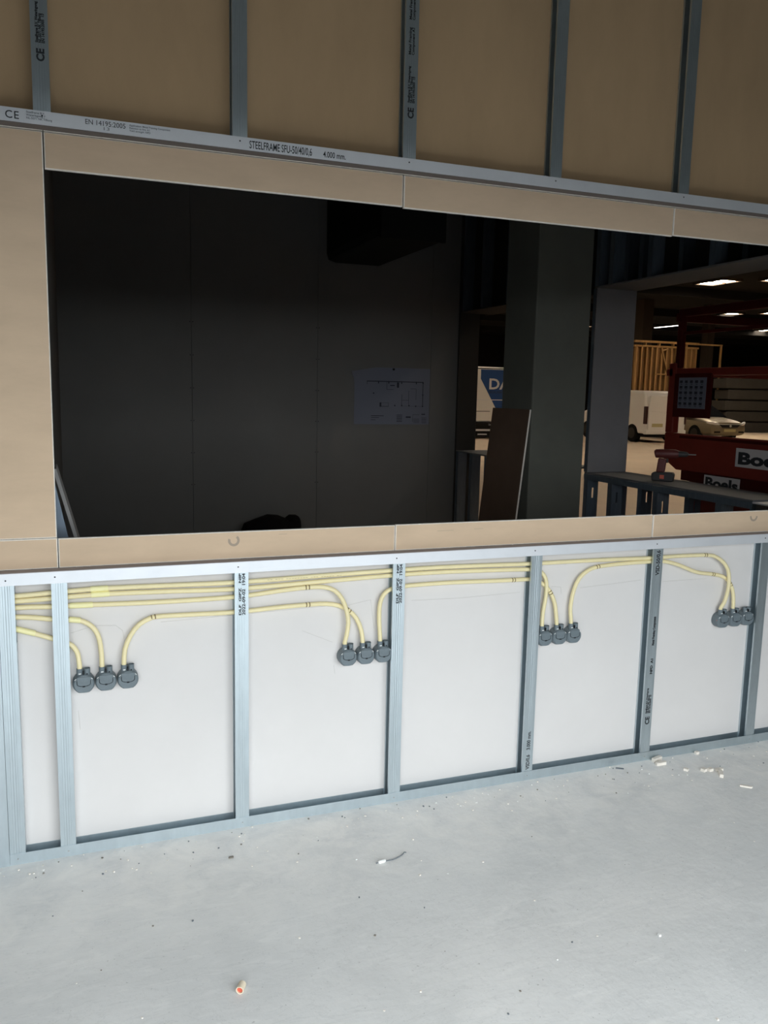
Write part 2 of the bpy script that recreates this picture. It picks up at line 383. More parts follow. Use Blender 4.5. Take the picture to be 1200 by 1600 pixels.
for z0, z1 in ((2.762, 2.85), (2.875, 2.96)):
    for i, l in enumerate(['Metal Framing', 'Component A1']): text('printed_text', l, 0.013, 'ink', up[3], (1.222+i*0.012, 0.0008, z0), UPW, width=z1-z0, bold=0.0004)
stamp(low[5], 2.4, 0.168, 0.336)
for z0, z1, s in ((0.40, 0.47, 'NPD  A1'), (0.53, 0.66, 'Metal Framing Component'), (0.845, 0.955, 'VSD-50/0,6')):
    text('printed_text', s, 0.016 if z0 < 0.8 else 0.026, 'ink', low[5], (2.434, 0.0008, z0), UPW, width=z1-z0, bold=0.001)
# faint round stamps on the sill boards
def ring_mark(x, z, r, a0, a1):
    n = 14; b = MB(); vs = []
    for i in range(n+1):
        a = a0+(a1-a0)*i/n
        vs += [(x+math.cos(a)*r, 0.0503, z+math.sin(a)*r), (x+math.cos(a)*r*0.58, 0.0503, z+math.sin(a)*r*0.58)]
    b.add(vs, [(2*i, 2*i+2, 2*i+3, 2*i+1) for i in range(n)], 'tanink'); return b.build('stamp_mark', wf)
ring_mark(0.607, 1.068, 0.021, -3.5, 0.9); ring_mark(2.985, 1.074, 0.022, -3.3, 0.1)
for x0, x1, z0 in ((1.40, 1.47, 1.07), (1.56, 1.60, 1.072), (0.77, 0.80, 1.083)):
    MB().box(x0, x1, 0.0503, 0.0507, z0, z0+0.0012, 'tanink').build('stamp_mark', wf)
# pencil setting-out lines on the white boards
for pts in ([(0.055, 0.775), (0.13, 0.795), (0.2, 0.79), (0.222, 0.77), (0.23, 0.71)], [(0.35, 0.79), (0.6, 0.795)],
            [(0.67, 0.796), (0.95, 0.803)], [(0.86, 0.715), (0.98, 0.66)], [(1.04, 0.80), (1.13, 0.815), (1.145, 0.70)],
            [(1.30, 0.80), (1.5, 0.795), (1.78, 0.80)], [(1.93, 0.815), (1.975, 0.81), (1.98, 0.78)], [(2.07, 0.80), (2.38, 0.815)], [(2.50, 0.80), (2.74, 0.80)],
            [(0.985, 0.57), (0.99, 0.535)], [(0.07, 0.50), (0.075, 0.43)]):
    MB().sweep([(x, 0.0506, z) for x, z in pts], 0.0009, 'pencil', 5).build('pencil_line', wf)

# ------------------------------------------------------------------ dark room behind the opening
YB = 5.03
wb = empty('wall_back', label='dark back wall of the room, boarded, with a paper drawing pinned on it', cat='wall', kind='structure')
for x0, x1 in ((0.0, 1.147), (1.149, 2.35), (2.352, 3.55), (3.552, 3.86)):
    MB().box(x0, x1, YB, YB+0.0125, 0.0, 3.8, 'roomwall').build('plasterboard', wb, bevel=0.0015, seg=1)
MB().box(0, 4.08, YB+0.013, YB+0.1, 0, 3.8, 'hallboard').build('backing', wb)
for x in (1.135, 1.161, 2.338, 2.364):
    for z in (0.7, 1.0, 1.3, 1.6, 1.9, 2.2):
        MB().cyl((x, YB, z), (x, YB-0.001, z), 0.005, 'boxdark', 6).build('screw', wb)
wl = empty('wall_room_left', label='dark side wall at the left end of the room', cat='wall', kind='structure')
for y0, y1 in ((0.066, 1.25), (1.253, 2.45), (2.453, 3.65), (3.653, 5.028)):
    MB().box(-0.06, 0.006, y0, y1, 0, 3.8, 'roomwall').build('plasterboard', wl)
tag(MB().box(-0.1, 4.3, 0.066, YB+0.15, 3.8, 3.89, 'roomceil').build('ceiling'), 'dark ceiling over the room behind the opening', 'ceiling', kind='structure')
du = empty('duct', (0, 0, 0), label='dark boxed duct hanging high at the back of the room, left of the column', cat='duct')
MB().prism([(2.43, 2.90), (2.45, 2.84), (2.52, 2.82), (2.96, 2.82), (2.96, 3.795), (2.43, 3.795)], 1, 3.5, 5.02, 'roomceil').build('body', du)
MB().box(2.415, 2.975, 3.49, 3.515, 2.805, 3.797, 'roomceil').build('flange', du)

def slim_stud(parent, x, y, z0, z1, d=0.05, ww=0.1, key='dsteel', slot=True, name='stud'):
    # C stud whose wide web faces -Y; x is the left edge
    b = MB(); t = 0.0012; zc = z1-0.14
    if slot and z1-z0 > 0.4:
        b.box(x, x+ww, y, y+t, z0, zc-0.04, key); b.box(x, x+ww, y, y+t, zc+0.04, z1, key)
        b.box(x, x+ww*0.42, y, y+t, zc-0.04, zc+0.04, key); b.box(x+ww*0.58, x+ww, y, y+t, zc-0.04, zc+0.04, key)
    else: b.box(x, x+ww, y, y+t, z0, z1, key)
    b.box(x, x+t, y, y+d, z0, z1, key).box(x+ww-t, x+ww, y, y+d, z0, z1, key)
    b.box(x, x+0.008, y+d-t, y+d, z0, z1, key).box(x+ww-0.008, x+ww, y+d-t, y+d, z0, z1, key)
    return b.build(name, parent)
wr = empty('wall_right', label='open double stud partition on the right with a grey pier and ledge', cat='wall', kind='structure')
HX0, HX1, HZ, SZ = 3.85, 4.21, 2.414, 1.0125
# near bay: ledge, header, pier
MB().box(HX0, HX1, 0.93, 2.66, SZ-0.013, SZ, 'sill').build('ledge', wr, bevel=0.002, seg=1)
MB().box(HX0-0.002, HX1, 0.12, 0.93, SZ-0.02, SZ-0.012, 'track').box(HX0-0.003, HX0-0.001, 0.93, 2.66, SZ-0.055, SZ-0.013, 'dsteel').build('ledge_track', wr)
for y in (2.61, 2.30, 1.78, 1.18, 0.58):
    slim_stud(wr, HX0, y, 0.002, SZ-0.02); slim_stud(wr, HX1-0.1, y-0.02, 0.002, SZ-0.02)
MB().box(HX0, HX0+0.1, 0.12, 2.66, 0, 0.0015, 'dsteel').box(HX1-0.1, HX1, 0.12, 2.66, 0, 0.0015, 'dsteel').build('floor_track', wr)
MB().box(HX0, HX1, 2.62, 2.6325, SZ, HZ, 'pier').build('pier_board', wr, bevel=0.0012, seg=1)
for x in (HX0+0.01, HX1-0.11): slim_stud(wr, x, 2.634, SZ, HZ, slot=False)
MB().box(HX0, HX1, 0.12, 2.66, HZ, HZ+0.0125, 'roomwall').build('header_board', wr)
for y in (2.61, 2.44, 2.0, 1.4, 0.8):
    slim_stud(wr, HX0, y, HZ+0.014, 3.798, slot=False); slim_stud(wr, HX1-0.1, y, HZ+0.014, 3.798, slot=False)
MB().box(HX1, HX1+0.0125, 0.12, 2.66, HZ, 3.8, 'hallboard').build('hall_side_board', wr)
# far bay beyond the column
MB().box(HX0, HX1, 3.02, 4.99, SZ-0.013, SZ, 'sill').build('ledge', wr)
for y in (4.93, 4.62, 4.3, 3.7, 3.1): slim_stud(wr, HX0, y, 0.002, SZ-0.014, slot=False)
MB().box(HX0, HX1, 3.02, 4.99, HZ, HZ+0.0125, 'hallboard').build('header_board', wr)
for y in (4.9, 4.5, 4.0, 3.5, 3.05): slim_stud(wr, HX0, y, HZ+0.014, 3.798, slot=False)
MB().box(HX1, HX1+0.0125, 3.02, 5.15, HZ, 3.8, 'hallboard').build('hall_side_board', wr)
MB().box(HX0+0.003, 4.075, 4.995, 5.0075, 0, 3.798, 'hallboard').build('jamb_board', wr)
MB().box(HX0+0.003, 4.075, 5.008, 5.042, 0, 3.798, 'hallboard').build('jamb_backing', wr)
# concrete column
tag(MB().box(3.166, 3.616, 2.35, 2.80, 0, 3.8, 'conc').build('column', bevel=0.012), 'square grey concrete column between the pier and the leaning brown board', 'column', kind='structure')

# leaning pieces
a = math.atan2(3.155-3.004, 1.498); Lb = math.hypot(3.155-3.004, 1.498)
lb = empty('plasterboard_sheet', (2.999, 2.35, 0.0), label='dark brown sheet of board with a pale edge leaning against the concrete column', cat='board')
T = Matrix.Rotation(a, 4, 'Y')
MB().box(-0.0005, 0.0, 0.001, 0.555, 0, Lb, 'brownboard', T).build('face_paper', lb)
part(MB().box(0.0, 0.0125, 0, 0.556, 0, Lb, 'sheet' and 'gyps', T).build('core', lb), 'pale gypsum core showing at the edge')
def lean(name, label, x_foot, x_top, z_top, y0, y1, t, key, cat):
    a = math.atan2(x_top-x_foot, z_top); L = math.hypot(x_top-x_foot, z_top)
    o = empty(name, (x_foot, y0, 0.0), label=label, cat=cat); T = Matrix.Rotation(a, 4, 'Y')
    return o, T, L
M['edge'] = mat('pale_board_edge', (0.42, 0.41, 0.40), 0.9)
o, T, L = lean('board_strip', 'narrow grey board strip leaning in the left corner of the room', 0.350, 0.0205, 1.285, 0.55, 1.8, 0.0125, 'edge', 'board')
MB().box(-0.0135, 0.0, 0, 0.22, 0.004, L, 'edge', T).build('strip', o, bevel=0.001, seg=1)
o = empty('metal_sheet', (0, 0.36, 0), label='bluish galvanised sheet offcut leaning at the left edge, in front of the grey strip', cat='sheet')
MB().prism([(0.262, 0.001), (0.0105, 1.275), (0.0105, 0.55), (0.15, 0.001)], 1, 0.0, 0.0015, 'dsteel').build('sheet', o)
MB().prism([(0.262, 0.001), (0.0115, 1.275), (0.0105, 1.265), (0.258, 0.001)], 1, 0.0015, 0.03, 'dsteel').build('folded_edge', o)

# pinned drawing on the back wall
dr = empty('floor_plan_sheet', (2.73, YB-0.002, 1.276), label='pale paper floor plan pinned on the dark back wall, top corner curled', cat='drawing')
nx, nz = 14, 10; b = MB(); vs = []; W_, H_ = 0.815, 0.565
for j in range(nz+1):
    for i in range(nx+1):
        x = W_*i/nx; z = H_*j/nz
        k = max(0, (z-0.44)/0.125)*max(0, 1-x/0.22); bul = 0.006*math.sin(3.1*x/W_)*(0.4+z)
        vs.append((x-0.05*k, -0.004-0.06*k*k-bul, z-0.045*k))
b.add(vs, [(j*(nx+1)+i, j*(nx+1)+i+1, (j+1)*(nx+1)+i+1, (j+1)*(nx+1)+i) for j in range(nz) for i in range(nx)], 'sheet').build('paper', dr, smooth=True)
b = MB()
def ln(x0, z0, x1, z1, t=0.004):
    b.box(min(x0, x1)-t/2, max(x0, x1)+t/2, -0.0165, -0.0160, min(z0, z1)-t/2, max(z0, z1)+t/2, 'sheetink')
ln(0.13, 0.428, 0.735, 0.428, 0.008); ln(0.735, 0.428, 0.735, 0.185, 0.006); ln(0.50, 0.185, 0.735, 0.185, 0.002); ln(0.13, 0.428, 0.13, 0.40, 0.004)
for x in (0.25, 0.36, 0.50, 0.66): ln(x, 0.428, x, 0.412, 0.010)
for x, z in ((0.735, 0.42), (0.735, 0.30), (0.735, 0.185), (0.66, 0.185), (0.585, 0.19), (0.505, 0.19), (0.43, 0.19), (0.20, 0.31)): ln(x, z, x, z, 0.013)
ln(0.34, 0.42, 0.34, 0.35, 0.003); ln(0.34, 0.35, 0.41, 0.35, 0.003); ln(0.38, 0.39, 0.42, 0.39, 0.009); ln(0.45, 0.37, 0.47, 0.42, 0.002)
ln(0.505, 0.30, 0.505, 0.19, 0.004); ln(0.58, 0.34, 0.58, 0.19, 0.003); ln(0.505, 0.245, 0.58, 0.245, 0.003); ln(0.66, 0.36, 0.66, 0.25, 0.003); ln(0.60, 0.36, 0.66, 0.36, 0.003)
ln(0.27, 0.215, 0.28, 0.18, 0.008); ln(0.28, 0.18, 0.36, 0.18, 0.005); ln(0.36, 0.18, 0.36, 0.215, 0.003); ln(0.27, 0.215, 0.36, 0.215, 0.002)
ln(0.18, 0.085, 0.31, 0.085, 0.006); ln(0.18, 0.068, 0.26, 0.068, 0.005); ln(0.18, 0.045, 0.22, 0.045, 0.005)
for k in range(5): ln(0.455, 0.03+0.016*k, 0.51, 0.03+0.016*k, 0.006)
ln(0.56, 0.075, 0.60, 0.075, 0.014); ln(0.63, 0.10, 0.70, 0.10, 0.003); ln(0.63, 0.03, 0.63, 0.10, 0.003); ln(0.73, 0.105, 0.76, 0.105, 0.010)
for k in range(4): ln(0.64, 0.02+0.012*k, 0.70, 0.02+0.012*k, 0.003); ln(0.73, 0.02+0.016*k, 0.78, 0.02+0.016*k, 0.004)
tag(b.build('printed_plan', dr), kind='stuff')
MB().cyl((0.41, -0.012, 0.55), (0.41, -0.02, 0.55), 0.012, 'boxdark', 8).build('pin', dr)

# black bag on the floor by the back wall
bag = empty('tool_bag', (1.82, 4.72, 0), label='black slumped tool bag at the foot of the dark back wall', cat='bag')
secs = [(-0.27, 0.10, 0.13, 0.30), (-0.24, 0.13, 0.16, 0.36), (-0.14, 0.15, 0.18, 0.395), (-0.02, 0.16, 0.19, 0.435), (0.08, 0.16, 0.19, 0.425), (0.15, 0.15, 0.18, 0.395), (0.19, 0.15, 0.18, 0.425), (0.25, 0.13, 0.17, 0.425), (0.27, 0.10, 0.14, 0.40)]
vs = []; n = 14
for x, hy, by, h in secs:
    for k in range(n):
        t = 2*math.pi*k/n; c, s = math.cos(t), math.sin(t); e = 0.55
        vs.append((x, math.copysign(abs(c)**e, c)*(by if s < 0 else hy), h/2+math.copysign(abs(s)**e, s)*h/2))
fs = [(i*n+k, i*n+(k+1) % n, (i+1)*n+(k+1) % n, (i+1)*n+k) for i in range(len(secs)-1) for k in range(n)]
fs += [tuple(range(n-1, -1, -1)), tuple(range((len(secs)-1)*n, len(secs)*n))]
MB().add(vs, fs, 'black').build('bag_body', bag, smooth=True)
MB().sweep(smoothpath([(-0.12, -0.16, 0.30), (-0.10, -0.20, 0.20), (0.0, -0.215, 0.16), (0.10, -0.20, 0.20), (0.12, -0.16, 0.30)]), 0.012, 'black', 8).build('handle', bag, smooth=True)

# ------------------------------------------------------------------ junction boxes
ZB = 0.606
def make_box():
    r = empty('junction_box')
    n = 24; b = MB()
    rings = [(0.034, 0.0505, 1), (0.0352, 0.046, 1), (0.0352, 0.016, 0.97), (0.0335, 0.009, 0.95), (0.030, 0.006, 0.93)]
    vs = []
    for rr, y, fl in rings:
        for k in range(n):
            t = 2*math.pi*k/n; x = math.cos(t)*rr; z = math.sin(t)*rr
            z = max(z, -0.0315*fl); vs.append((x, y, z))
    fs = [(i*n+k, (i+1)*n+k, (i+1)*n+(k+1) % n, i*n+(k+1) % n) for i in range(len(rings)-1) for k in range(n)]
    fs += [tuple(range(n)), tuple(range((len(rings)-1)*n, len(rings)*n))]
    b.add(vs, fs, 'box').build('housing', r, smooth=True)
    # raised tongue on the back with a curved lower edge
    poly = [(-0.022, 0.026)]+[(0.0205*math.cos(t), 0.002+0.0075*math.sin(t)) for t in [math.pi+math.pi*k/8 for k in range(9)]]+[(0.022, 0.026)]
    MB().prism(poly, 1, 0.0035, 0.0075, 'box').build('clamp_plate', r, bevel=0.0012)
    e = [(0.0215*math.cos(t), 0.0040, 0.002+0.0086*math.sin(t)) for t in [math.pi+math.pi*k/10 for k in range(11)]]
    MB().sweep([(-0.0222, 0.0046, 0.014)]+e+[(0.0222, 0.0046, 0.014)], 0.0008, 'boxdark', 5).build('plate_seam', r)
    MB().box(-0.004, 0.004, 0.002, 0.0075, -0.0085, -0.0045, 'boxdark').build('slot', r)
    for sx in (-1, 1):
        nb = MB()
        xc = sx*0.0115; R_, ri = 0.0105, 0.0086; z0, z1 = 0.018, 0.052
        k = 18; vs = []
        for rr, z in ((R_, z0), (R_, z1), (ri, z1), (ri, z0+0.016)):
            vs += [(xc+rr*math.cos(2*math.pi*i/k), 0.022+rr*math.sin(2*math.pi*i/k), z) for i in range(k)]
        fs = [(j*k+i, j*k+(i+1) % k, (j+1)*k+(i+1) % k, (j+1)*k+i) for j in range(3) for i in range(k)]
        fs += [tuple(range(k)), tuple(range(3*k, 4*k))]
        nk = nb.add(vs, fs, 'box').build('neck', r, smooth=True)
        if sx < 0: MB().box(xc-0.004, xc+0.004, 0.0105, 0.0125, 0.0345, 0.0375, 'chalk').build('printed_label', nk)
        else: MB().cyl((xc, 0.0125, 0.034), (xc, 0.0112, 0.034), 0.0026, 'boxdark', 10).build('latch_hole', nk)
        MB().cyl((sx*0.0285, 0.0085, 0.0155), (sx*0.0235, 0.0070, 0.0205), 0.0013, 'chalk', 6).build('edge_clip', r)
    MB().box(-0.0018, 0.0018, 0.008, 0.016, 0.022, 0.045, 'boxdark').build('neck_seam', r)
    return r
def dup(o, parent=None):
    c = o.copy(); C.objects.link(c)
    if parent is not None: c.parent = parent
    for ch in [x for x in bpy.data.objects if x.parent == o]: dup(ch, c)
    return c
trios = [('in the first wide bay', (0.0905, 0.1620, 0.2335)), ('left of the third wide stud', (1.030, 1.101, 1.172)),
         ('just right of the fourth stud', (1.887, 1.957, 2.027)), ('against the last stud', (2.820, 2.891, 2.961))]
proto = make_box(); first = True
for where, xs in trios:
    for i, x in enumerate(xs):
        o = proto if first else dup(proto); first = False
        o.location = (x, 0.0, ZB)
        pos = ('left', 'middle', 'right')[i]
        lab = f'grey round junction box, {pos} of the three {where}'
        if 'last stud' in where and i == 2: lab = 'grey round junction box without a conduit, against the last stud at right'
        tag(o, lab, 'junction box', 'grey junction boxes in the low wall')
MB().cyl((2.7905, 0.016, ZB+0.004), (2.7855, 0.017, ZB+0.004), 0.003, 'redplast', 8).build('red_plug', [x for x in bpy.data.objects if x.get('category') == 'junction box' and abs(x.location.x-2.82) < 0.001][0]).location = (-2.82, 0, -ZB)

# ------------------------------------------------------------------ yellow conduits
def conduit(label, pts, marks=(), sleeves=()):
    o = empty('conduit', (pts[0][0], 0.028, 0), label=label, cat='conduit', group='yellow conduits in the low wall')
    x0 = pts[0][0]
    path = smoothpath([(p[0]-x0, (p[2]-0.028) if len(p) > 2 else 0.0, p[1]) for p in pts])
    MB().sweep(path, 0.0083, 'yellow', 12).build('pipe', o, smooth=True)
    def near(x, z):
        i = min(range(1, len(path)-1), key=lambda k: (path[k].x+x0-x)**2+(path[k].z-z)**2)
        return path[i], (path[i+1]-path[i-1]).normalized()
    for x, z in marks:
        p, d = near(x, z)
        for s in (-0.008, 0.004):
            MB().cyl(p+d*s, p+d*(s+0.0036), 0.0087, 'brownink', 12).build('printed_band', o)
        MB().cyl(p-d*0.004, p+d*0.003, 0.00845, 'yellow', 12).build('printed_gap', o)
    for x, z, l in sleeves:
        p, d = near(x, z)
        part(MB().cyl(p-d*l/2, p+d*l/2, 0.0098, 'sleeve', 14).build('sleeve', o, smooth=True), 'paler yellow coupling sleeve')
    return o
def drop(bx): return [(bx-0.0115, 0.665, 0.022), (bx-0.0115, 0.638, 0.022)]
LX = -0.42
conduit('topmost yellow conduit running the whole wall, ending in the right end trio',
        [(LX, 0.915), (-0.113, 0.92), (-0.003, 0.924), (0.149, 0.928), (0.369, 0.925), (0.608, 0.921), (0.92, 0.926), (1.204, 0.930), (1.40, 0.931), (1.638, 0.927), (1.811, 0.923), (2.122, 0.921), (2.411, 0.916), (2.55, 0.917), (2.713, 0.914, 0.024), (2.757, 0.904, 0.021), (2.796, 0.880, 0.018), (2.826, 0.845, 0.017), (2.838, 0.80, 0.017), (2.838, 0.745, 0.018), (2.824, 0.69, 0.02)]+drop(2.820),
        marks=[(2.706, 0.916)], sleeves=[(0.152, 0.928, 0.055)])
conduit('second yellow conduit from the top, bending down beside the fourth stud',
        [(LX, 0.895), (-0.114, 0.9025), (-0.004, 0.9045), (0.152, 0.9085), (0.368, 0.904), (0.608, 0.897), (0.92, 0.904), (1.204, 0.9105), (1.40, 0.9115), (1.638, 0.906), (1.80, 0.900), (1.848, 0.893), (1.876, 0.872), (1.890, 0.84), (1.890, 0.78), (1.880, 0.71)]+drop(1.887),
        sleeves=[(0.157, 0.9085, 0.058)])
conduit('third yellow conduit, arching down over another pipe to the trio by the third stud',
        [(LX, 0.878), (-0.113, 0.881), (-0.005, 0.877), (0.091, 0.875), (0.346, 0.868), (0.608, 0.868), (0.776, 0.880), (0.872, 0.886, 0.024), (0.935, 0.884, 0.02), (0.976, 0.868, 0.018), (1.004, 0.835, 0.017), (1.022, 0.789, 0.017), (1.030, 0.741, 0.018), (1.024, 0.69, 0.02)]+drop(1.030),
        marks=[(0.87, 0.888)], sleeves=[(0.083, 0.875, 0.072)])
conduit('yellow conduit from the left stud bending into the middle box of the first trio',
        [(LX, 0.865), (-0.114, 0.85), (-0.006, 0.835), (0.051, 0.828), (0.083, 0.823), (0.111, 0.809), (0.133, 0.784), (0.145, 0.75), (0.150, 0.70)]+drop(0.162),
        sleeves=[(0.068, 0.826, 0.036)])
conduit('lowest yellow conduit at the left, sloping into the left box of the first trio',
        [(LX, 0.86), (-0.22, 0.832), (-0.114, 0.809), (-0.064, 0.792), (-0.008, 0.770), (0.045, 0.747), (0.064, 0.730), (0.075, 0.705)]+drop(0.0905),
        sleeves=[(-0.085, 0.799, 0.066)])
conduit('yellow conduit arching from the first trio under the others to the second trio',
        list(reversed(drop(0.2335)))+[(0.227, 0.71), (0.246, 0.757), (0.275, 0.793), (0.311, 0.812), (0.345, 0.817), (0.454, 0.815), (0.608, 0.812), (0.776, 0.818), (0.875, 0.819, 0.030), (0.946, 0.816, 0.036), (0.996, 0.805, 0.0385), (1.037, 0.783, 0.038), (1.068, 0.75, 0.034), (1.085, 0.705, 0.028)]+drop(1.101),
        marks=[(0.334, 0.817), (0.873, 0.819), (1.045, 0.777)])
conduit('yellow conduit rising from the second trio, passing two studs into the third trio',
        list(reversed(drop(1.172)))+[(1.157, 0.748), (1.160, 0.806), (1.175, 0.839), (1.198, 0.855), (1.227, 0.861), (1.272, 0.866), (1.443, 0.867), (1.641, 0.862), (1.734, 0.860), (1.812, 0.856, 0.036), (1.848, 0.848, 0.0385), (1.886, 0.828, 0.0385), (1.915, 0.795, 0.034), (1.935, 0.748, 0.028)]+drop(1.957),
        marks=[(1.73, 0.860), (1.913, 0.797)])
conduit('yellow conduit curving up from the third trio and down into the fourth trio',
        list(reversed(drop(2.027)))+[(2.013, 0.728), (2.025, 0.799), (2.048, 0.847), (2.087, 0.877), (2.137, 0.892), (2.273, 0.899), (2.412, 0.8995), (2.484, 0.896), (2.558, 0.877), (2.647, 0.843), (2.704, 0.830, 0.032), (2.762, 0.821, 0.037), (2.818, 0.808, 0.0385), (2.853, 0.786, 0.037), (2.876, 0.748, 0.032), (2.882, 0.70, 0.026)]+drop(2.891),
        marks=[(2.131, 0.892), (2.755, 0.822), (2.868, 0.765)])
c0 = [x for x in bpy.data.objects if x.get('category') == 'conduit'][0]
text('printed_text', '-- --- -------- --- ----- --', 0.009, 'brownink', c0, (0.72-LX, -0.0088, 0.9225), width=0.28)

# ------------------------------------------------------------------ scraps on the floor
def scrap(name, label, cat, build, loc, rz=0, group=None):
    o = build.build(name, smooth=False); o.location = loc; o.rotation_euler = (0, 0, rz)
    return tag(o, label, cat, group)
ct = empty('conduit_offcut', (0.458, -0.832, 0.0105), math.radians(-118), label='short cream pipe offcut with a red inside, on the open floor at bottom', cat='offcut')
k = 16; vs = []
for rr, x in ((0.0105, 0.0), (0.0105, 0.026), (0.0085, 0.026), (0.0085, 0.004)):
    vs += [(x-0.01, rr*math.cos(2*math.pi*i/k), rr*math.sin(2*math.pi*i/k)) for i in range(k)]
MB().add(vs, [(j*k+i, j*k+(i+1) % k, (j+1)*k+(i+1) % k, (j+1)*k+i) for j in range(3) for i in range(k)]+[tuple(range(k)), tuple(range(3*k, 4*k))], 'cream').build('pipe', ct, smooth=True)
part(MB().cyl((-0.005, 0, 0), (0.012, 0, 0), 0.0082, 'redplast', 14).build('plug', ct), 'red plug inside the pipe end')
cw = empty('cable_end', (1.03, -0.387, 0), label='small white cap with a thin dark wire tail on the floor', cat='cable end')
MB().sweep([(-0.014, 0, 0.006), (-0.010, 0, 0.0065), (0.010, 0.003, 0.0065), (0.014, 0.004, 0.006)], [0.003, 0.0062, 0.0062, 0.003], 'chalk', 10).build('cap', cw, smooth=True)
MB().sweep(smoothpath([(0.013, 0.004, 0.004), (0.04, 0.006, 0.0022), (0.07, 0.016, 0.0022), (0.088, 0.026, 0.003), (0.096, 0.034, 0.004), (0.101, 0.03, 0.004)]), [0.0016]*8+[0.0022]*40, 'ink2', 6).build('wire', cw) if False else \
MB().sweep(smoothpath([(0.013, 0.004, 0.004), (0.04, 0.006, 0.0022), (0.07, 0.016, 0.0022), (0.088, 0.026, 0.003), (0.096, 0.034, 0.004), (0.101, 0.03, 0.004)]), 0.0019, 'ink2', 6).build('wire', cw)
MB().sweep([(-0.013, 0, 0.005), (-0.022, 0.002, 0.003)], 0.002, 'ink2', 6).build('prong', cw)
def chip(l, wd, h, key='chalk'):
    b = MB(); b.prism([(-l/2, -wd/2), (l*0.42, -wd*0.55), (l/2, wd*0.1), (l*0.4, wd/2), (-l*0.45, wd*0.42)], 2, 0, h, key); return b
G = 'gypsum scraps by the foot of the wall'
scrap('gypsum_scrap', 'white gypsum stick leaning on the floor rail beside the fifth stud, upper of two', 'scrap', chip(0.058, 0.018, 0.016, 'gyps'), (2.478, -0.018, 0.0), 0.25, G)
scrap('gypsum_scrap', 'white gypsum stick on the floor beside the fifth stud, lower of two', 'scrap', chip(0.055, 0.016, 0.013, 'gyps'), (2.468, -0.058, 0.0), 0.02, G)
scrap('gypsum_scrap', 'small white gypsum lump, left of the pair on the floor at right', 'scrap', chip(0.022, 0.02, 0.012, 'gyps'), (2.606, -0.168, 0), 0.3, G)
scrap('gypsum_scrap', 'small white gypsum lump, right of the pair on the floor at right', 'scrap', chip(0.022, 0.018, 0.012, 'gyps'), (2.636, -0.175, 0), 0.1, G)
scrap('gypsum_scrap', 'long upright gypsum sliver below the small lumps on the floor at right', 'scrap', chip(0.058, 0.016, 0.014, 'gyps'), (2.650, -0.222, 0), 0.95, G)
scrap('gypsum_scrap', 'flat gypsum flake right of the small lumps on the floor', 'scrap', chip(0.036, 0.014, 0.010, 'gyps'), (2.676, -0.185, 0), -0.2, G)
scrap('gypsum_scrap', 'gypsum crumb on the floor between the two scrap heaps', 'scrap', chip(0.016, 0.02, 0.010, 'gyps'), (2.535, -0.14, 0), 0.6, G)
scrap('gypsum_scrap', 'gypsum flake at the right edge of the floor', 'scrap', chip(0.05, 0.012, 0.006, 'gyps'), (2.672, -0.345, 0), -0.7, G)
scrap('gypsum_scrap', 'gypsum crumb touching the floor rail right of the fifth stud', 'scrap', chip(0.02, 0.014, 0.012, 'gyps'), (2.70, -0.018, 0), 0.1, G)
scrap('metal_sliver', 'dark metal sliver on the floor rail edge left of the fifth stud', 'sliver', chip(0.036, 0.009, 0.003, 'ink2'), (2.268, -0.035, 0), -0.55)
sl = scrap('dark_crumb', 'dark crumb on the floor below the second stud', 'crumb', chip(0.018, 0.008, 0.004, 'grit'), (0.548, -0.188, 0), 0.1)
scrap('white_pebble', 'white pebble alone on the open floor at lower right', 'pebble', chip(0.008, 0.009, 0.006), (1.685, -1.017, 0))
b = MB(); rnd = random.Random(3)
for i in range(260):
    if i < 150: x = rnd.uniform(-0.2, 3.2); y = -0.004-abs(rnd.gauss(0, 0.10))
    else: x = rnd.uniform(-0.2, 2.8); y = rnd.uniform(-1.7, -0.1)
    s = rnd.uniform(0.001, 0.0036); a = rnd.uniform(0, 6.28); key = rnd.choice(['gyps', 'gyps', 'ink2', 'chalk', 'gyps', 'grit'])
    T = Matrix.Translation((x, y, 0)) @ Matrix.Rotation(a, 4, 'Z')
    b.prism([(-s, -s*0.6), (s*0.8, -s*0.8), (s, s*0.4), (-s*0.5, s*0.7)], 2, 0, s*0.9, key, T)
tag(b.build('debris'), 'specks of plaster dust and dirt scattered over the floor', 'debris', kind='stuff')

# ------------------------------------------------------------------ cordless drill on the ledge
d = empty('cordless_drill', (4.045, 1.955, SZ), math.radians(-48), label='dark red cordless drill standing on the grey ledge', cat='drill')
MB().prism([(-0.085, 0), (0.06, 0), (0.065, 0.05), (0.055, 0.064), (-0.075, 0.064), (-0.09, 0.05)], 1, -0.036, 0.036, 'drillblack').build('battery', d, bevel=0.008)
MB().prism([(-0.062, 0.062), (-0.004, 0.062), (0.006, 0.155), (-0.05, 0.165)], 1, -0.019, 0.019, 'drillred').build('grip', d, bevel=0.009, seg=3)
b = MB(); b.sweep([(-0.078, 0, 0.192), (-0.07, 0, 0.194), (0.06, 0, 0.197), (0.085, 0, 0.197)], [0.022, 0.031, 0.033, 0.024], 'drillred', 14).build('motor_body', d, smooth=True)
b = MB(); b.sweep([(0.085, 0, 0.197), (0.10, 0, 0.197), (0.135, 0, 0.197), (0.15, 0, 0.197)], [0.022, 0.021, 0.019, 0.009], 'drillblack', 14).build('chuck', d, smooth=True)
MB().cyl((0.148, 0, 0.197), (0.20, 0, 0.197), 0.004, 'steel', 8).build('drill_bit', d)
MB().box(0.004, 0.016, -0.008, 0.008, 0.13, 0.16, 'drillblack').build('trigger', d, bevel=0.003)
MB().box(-0.03, 0.0, -0.0375, -0.0355, 0.018, 0.045, 'redplast').build('label_patch', d)

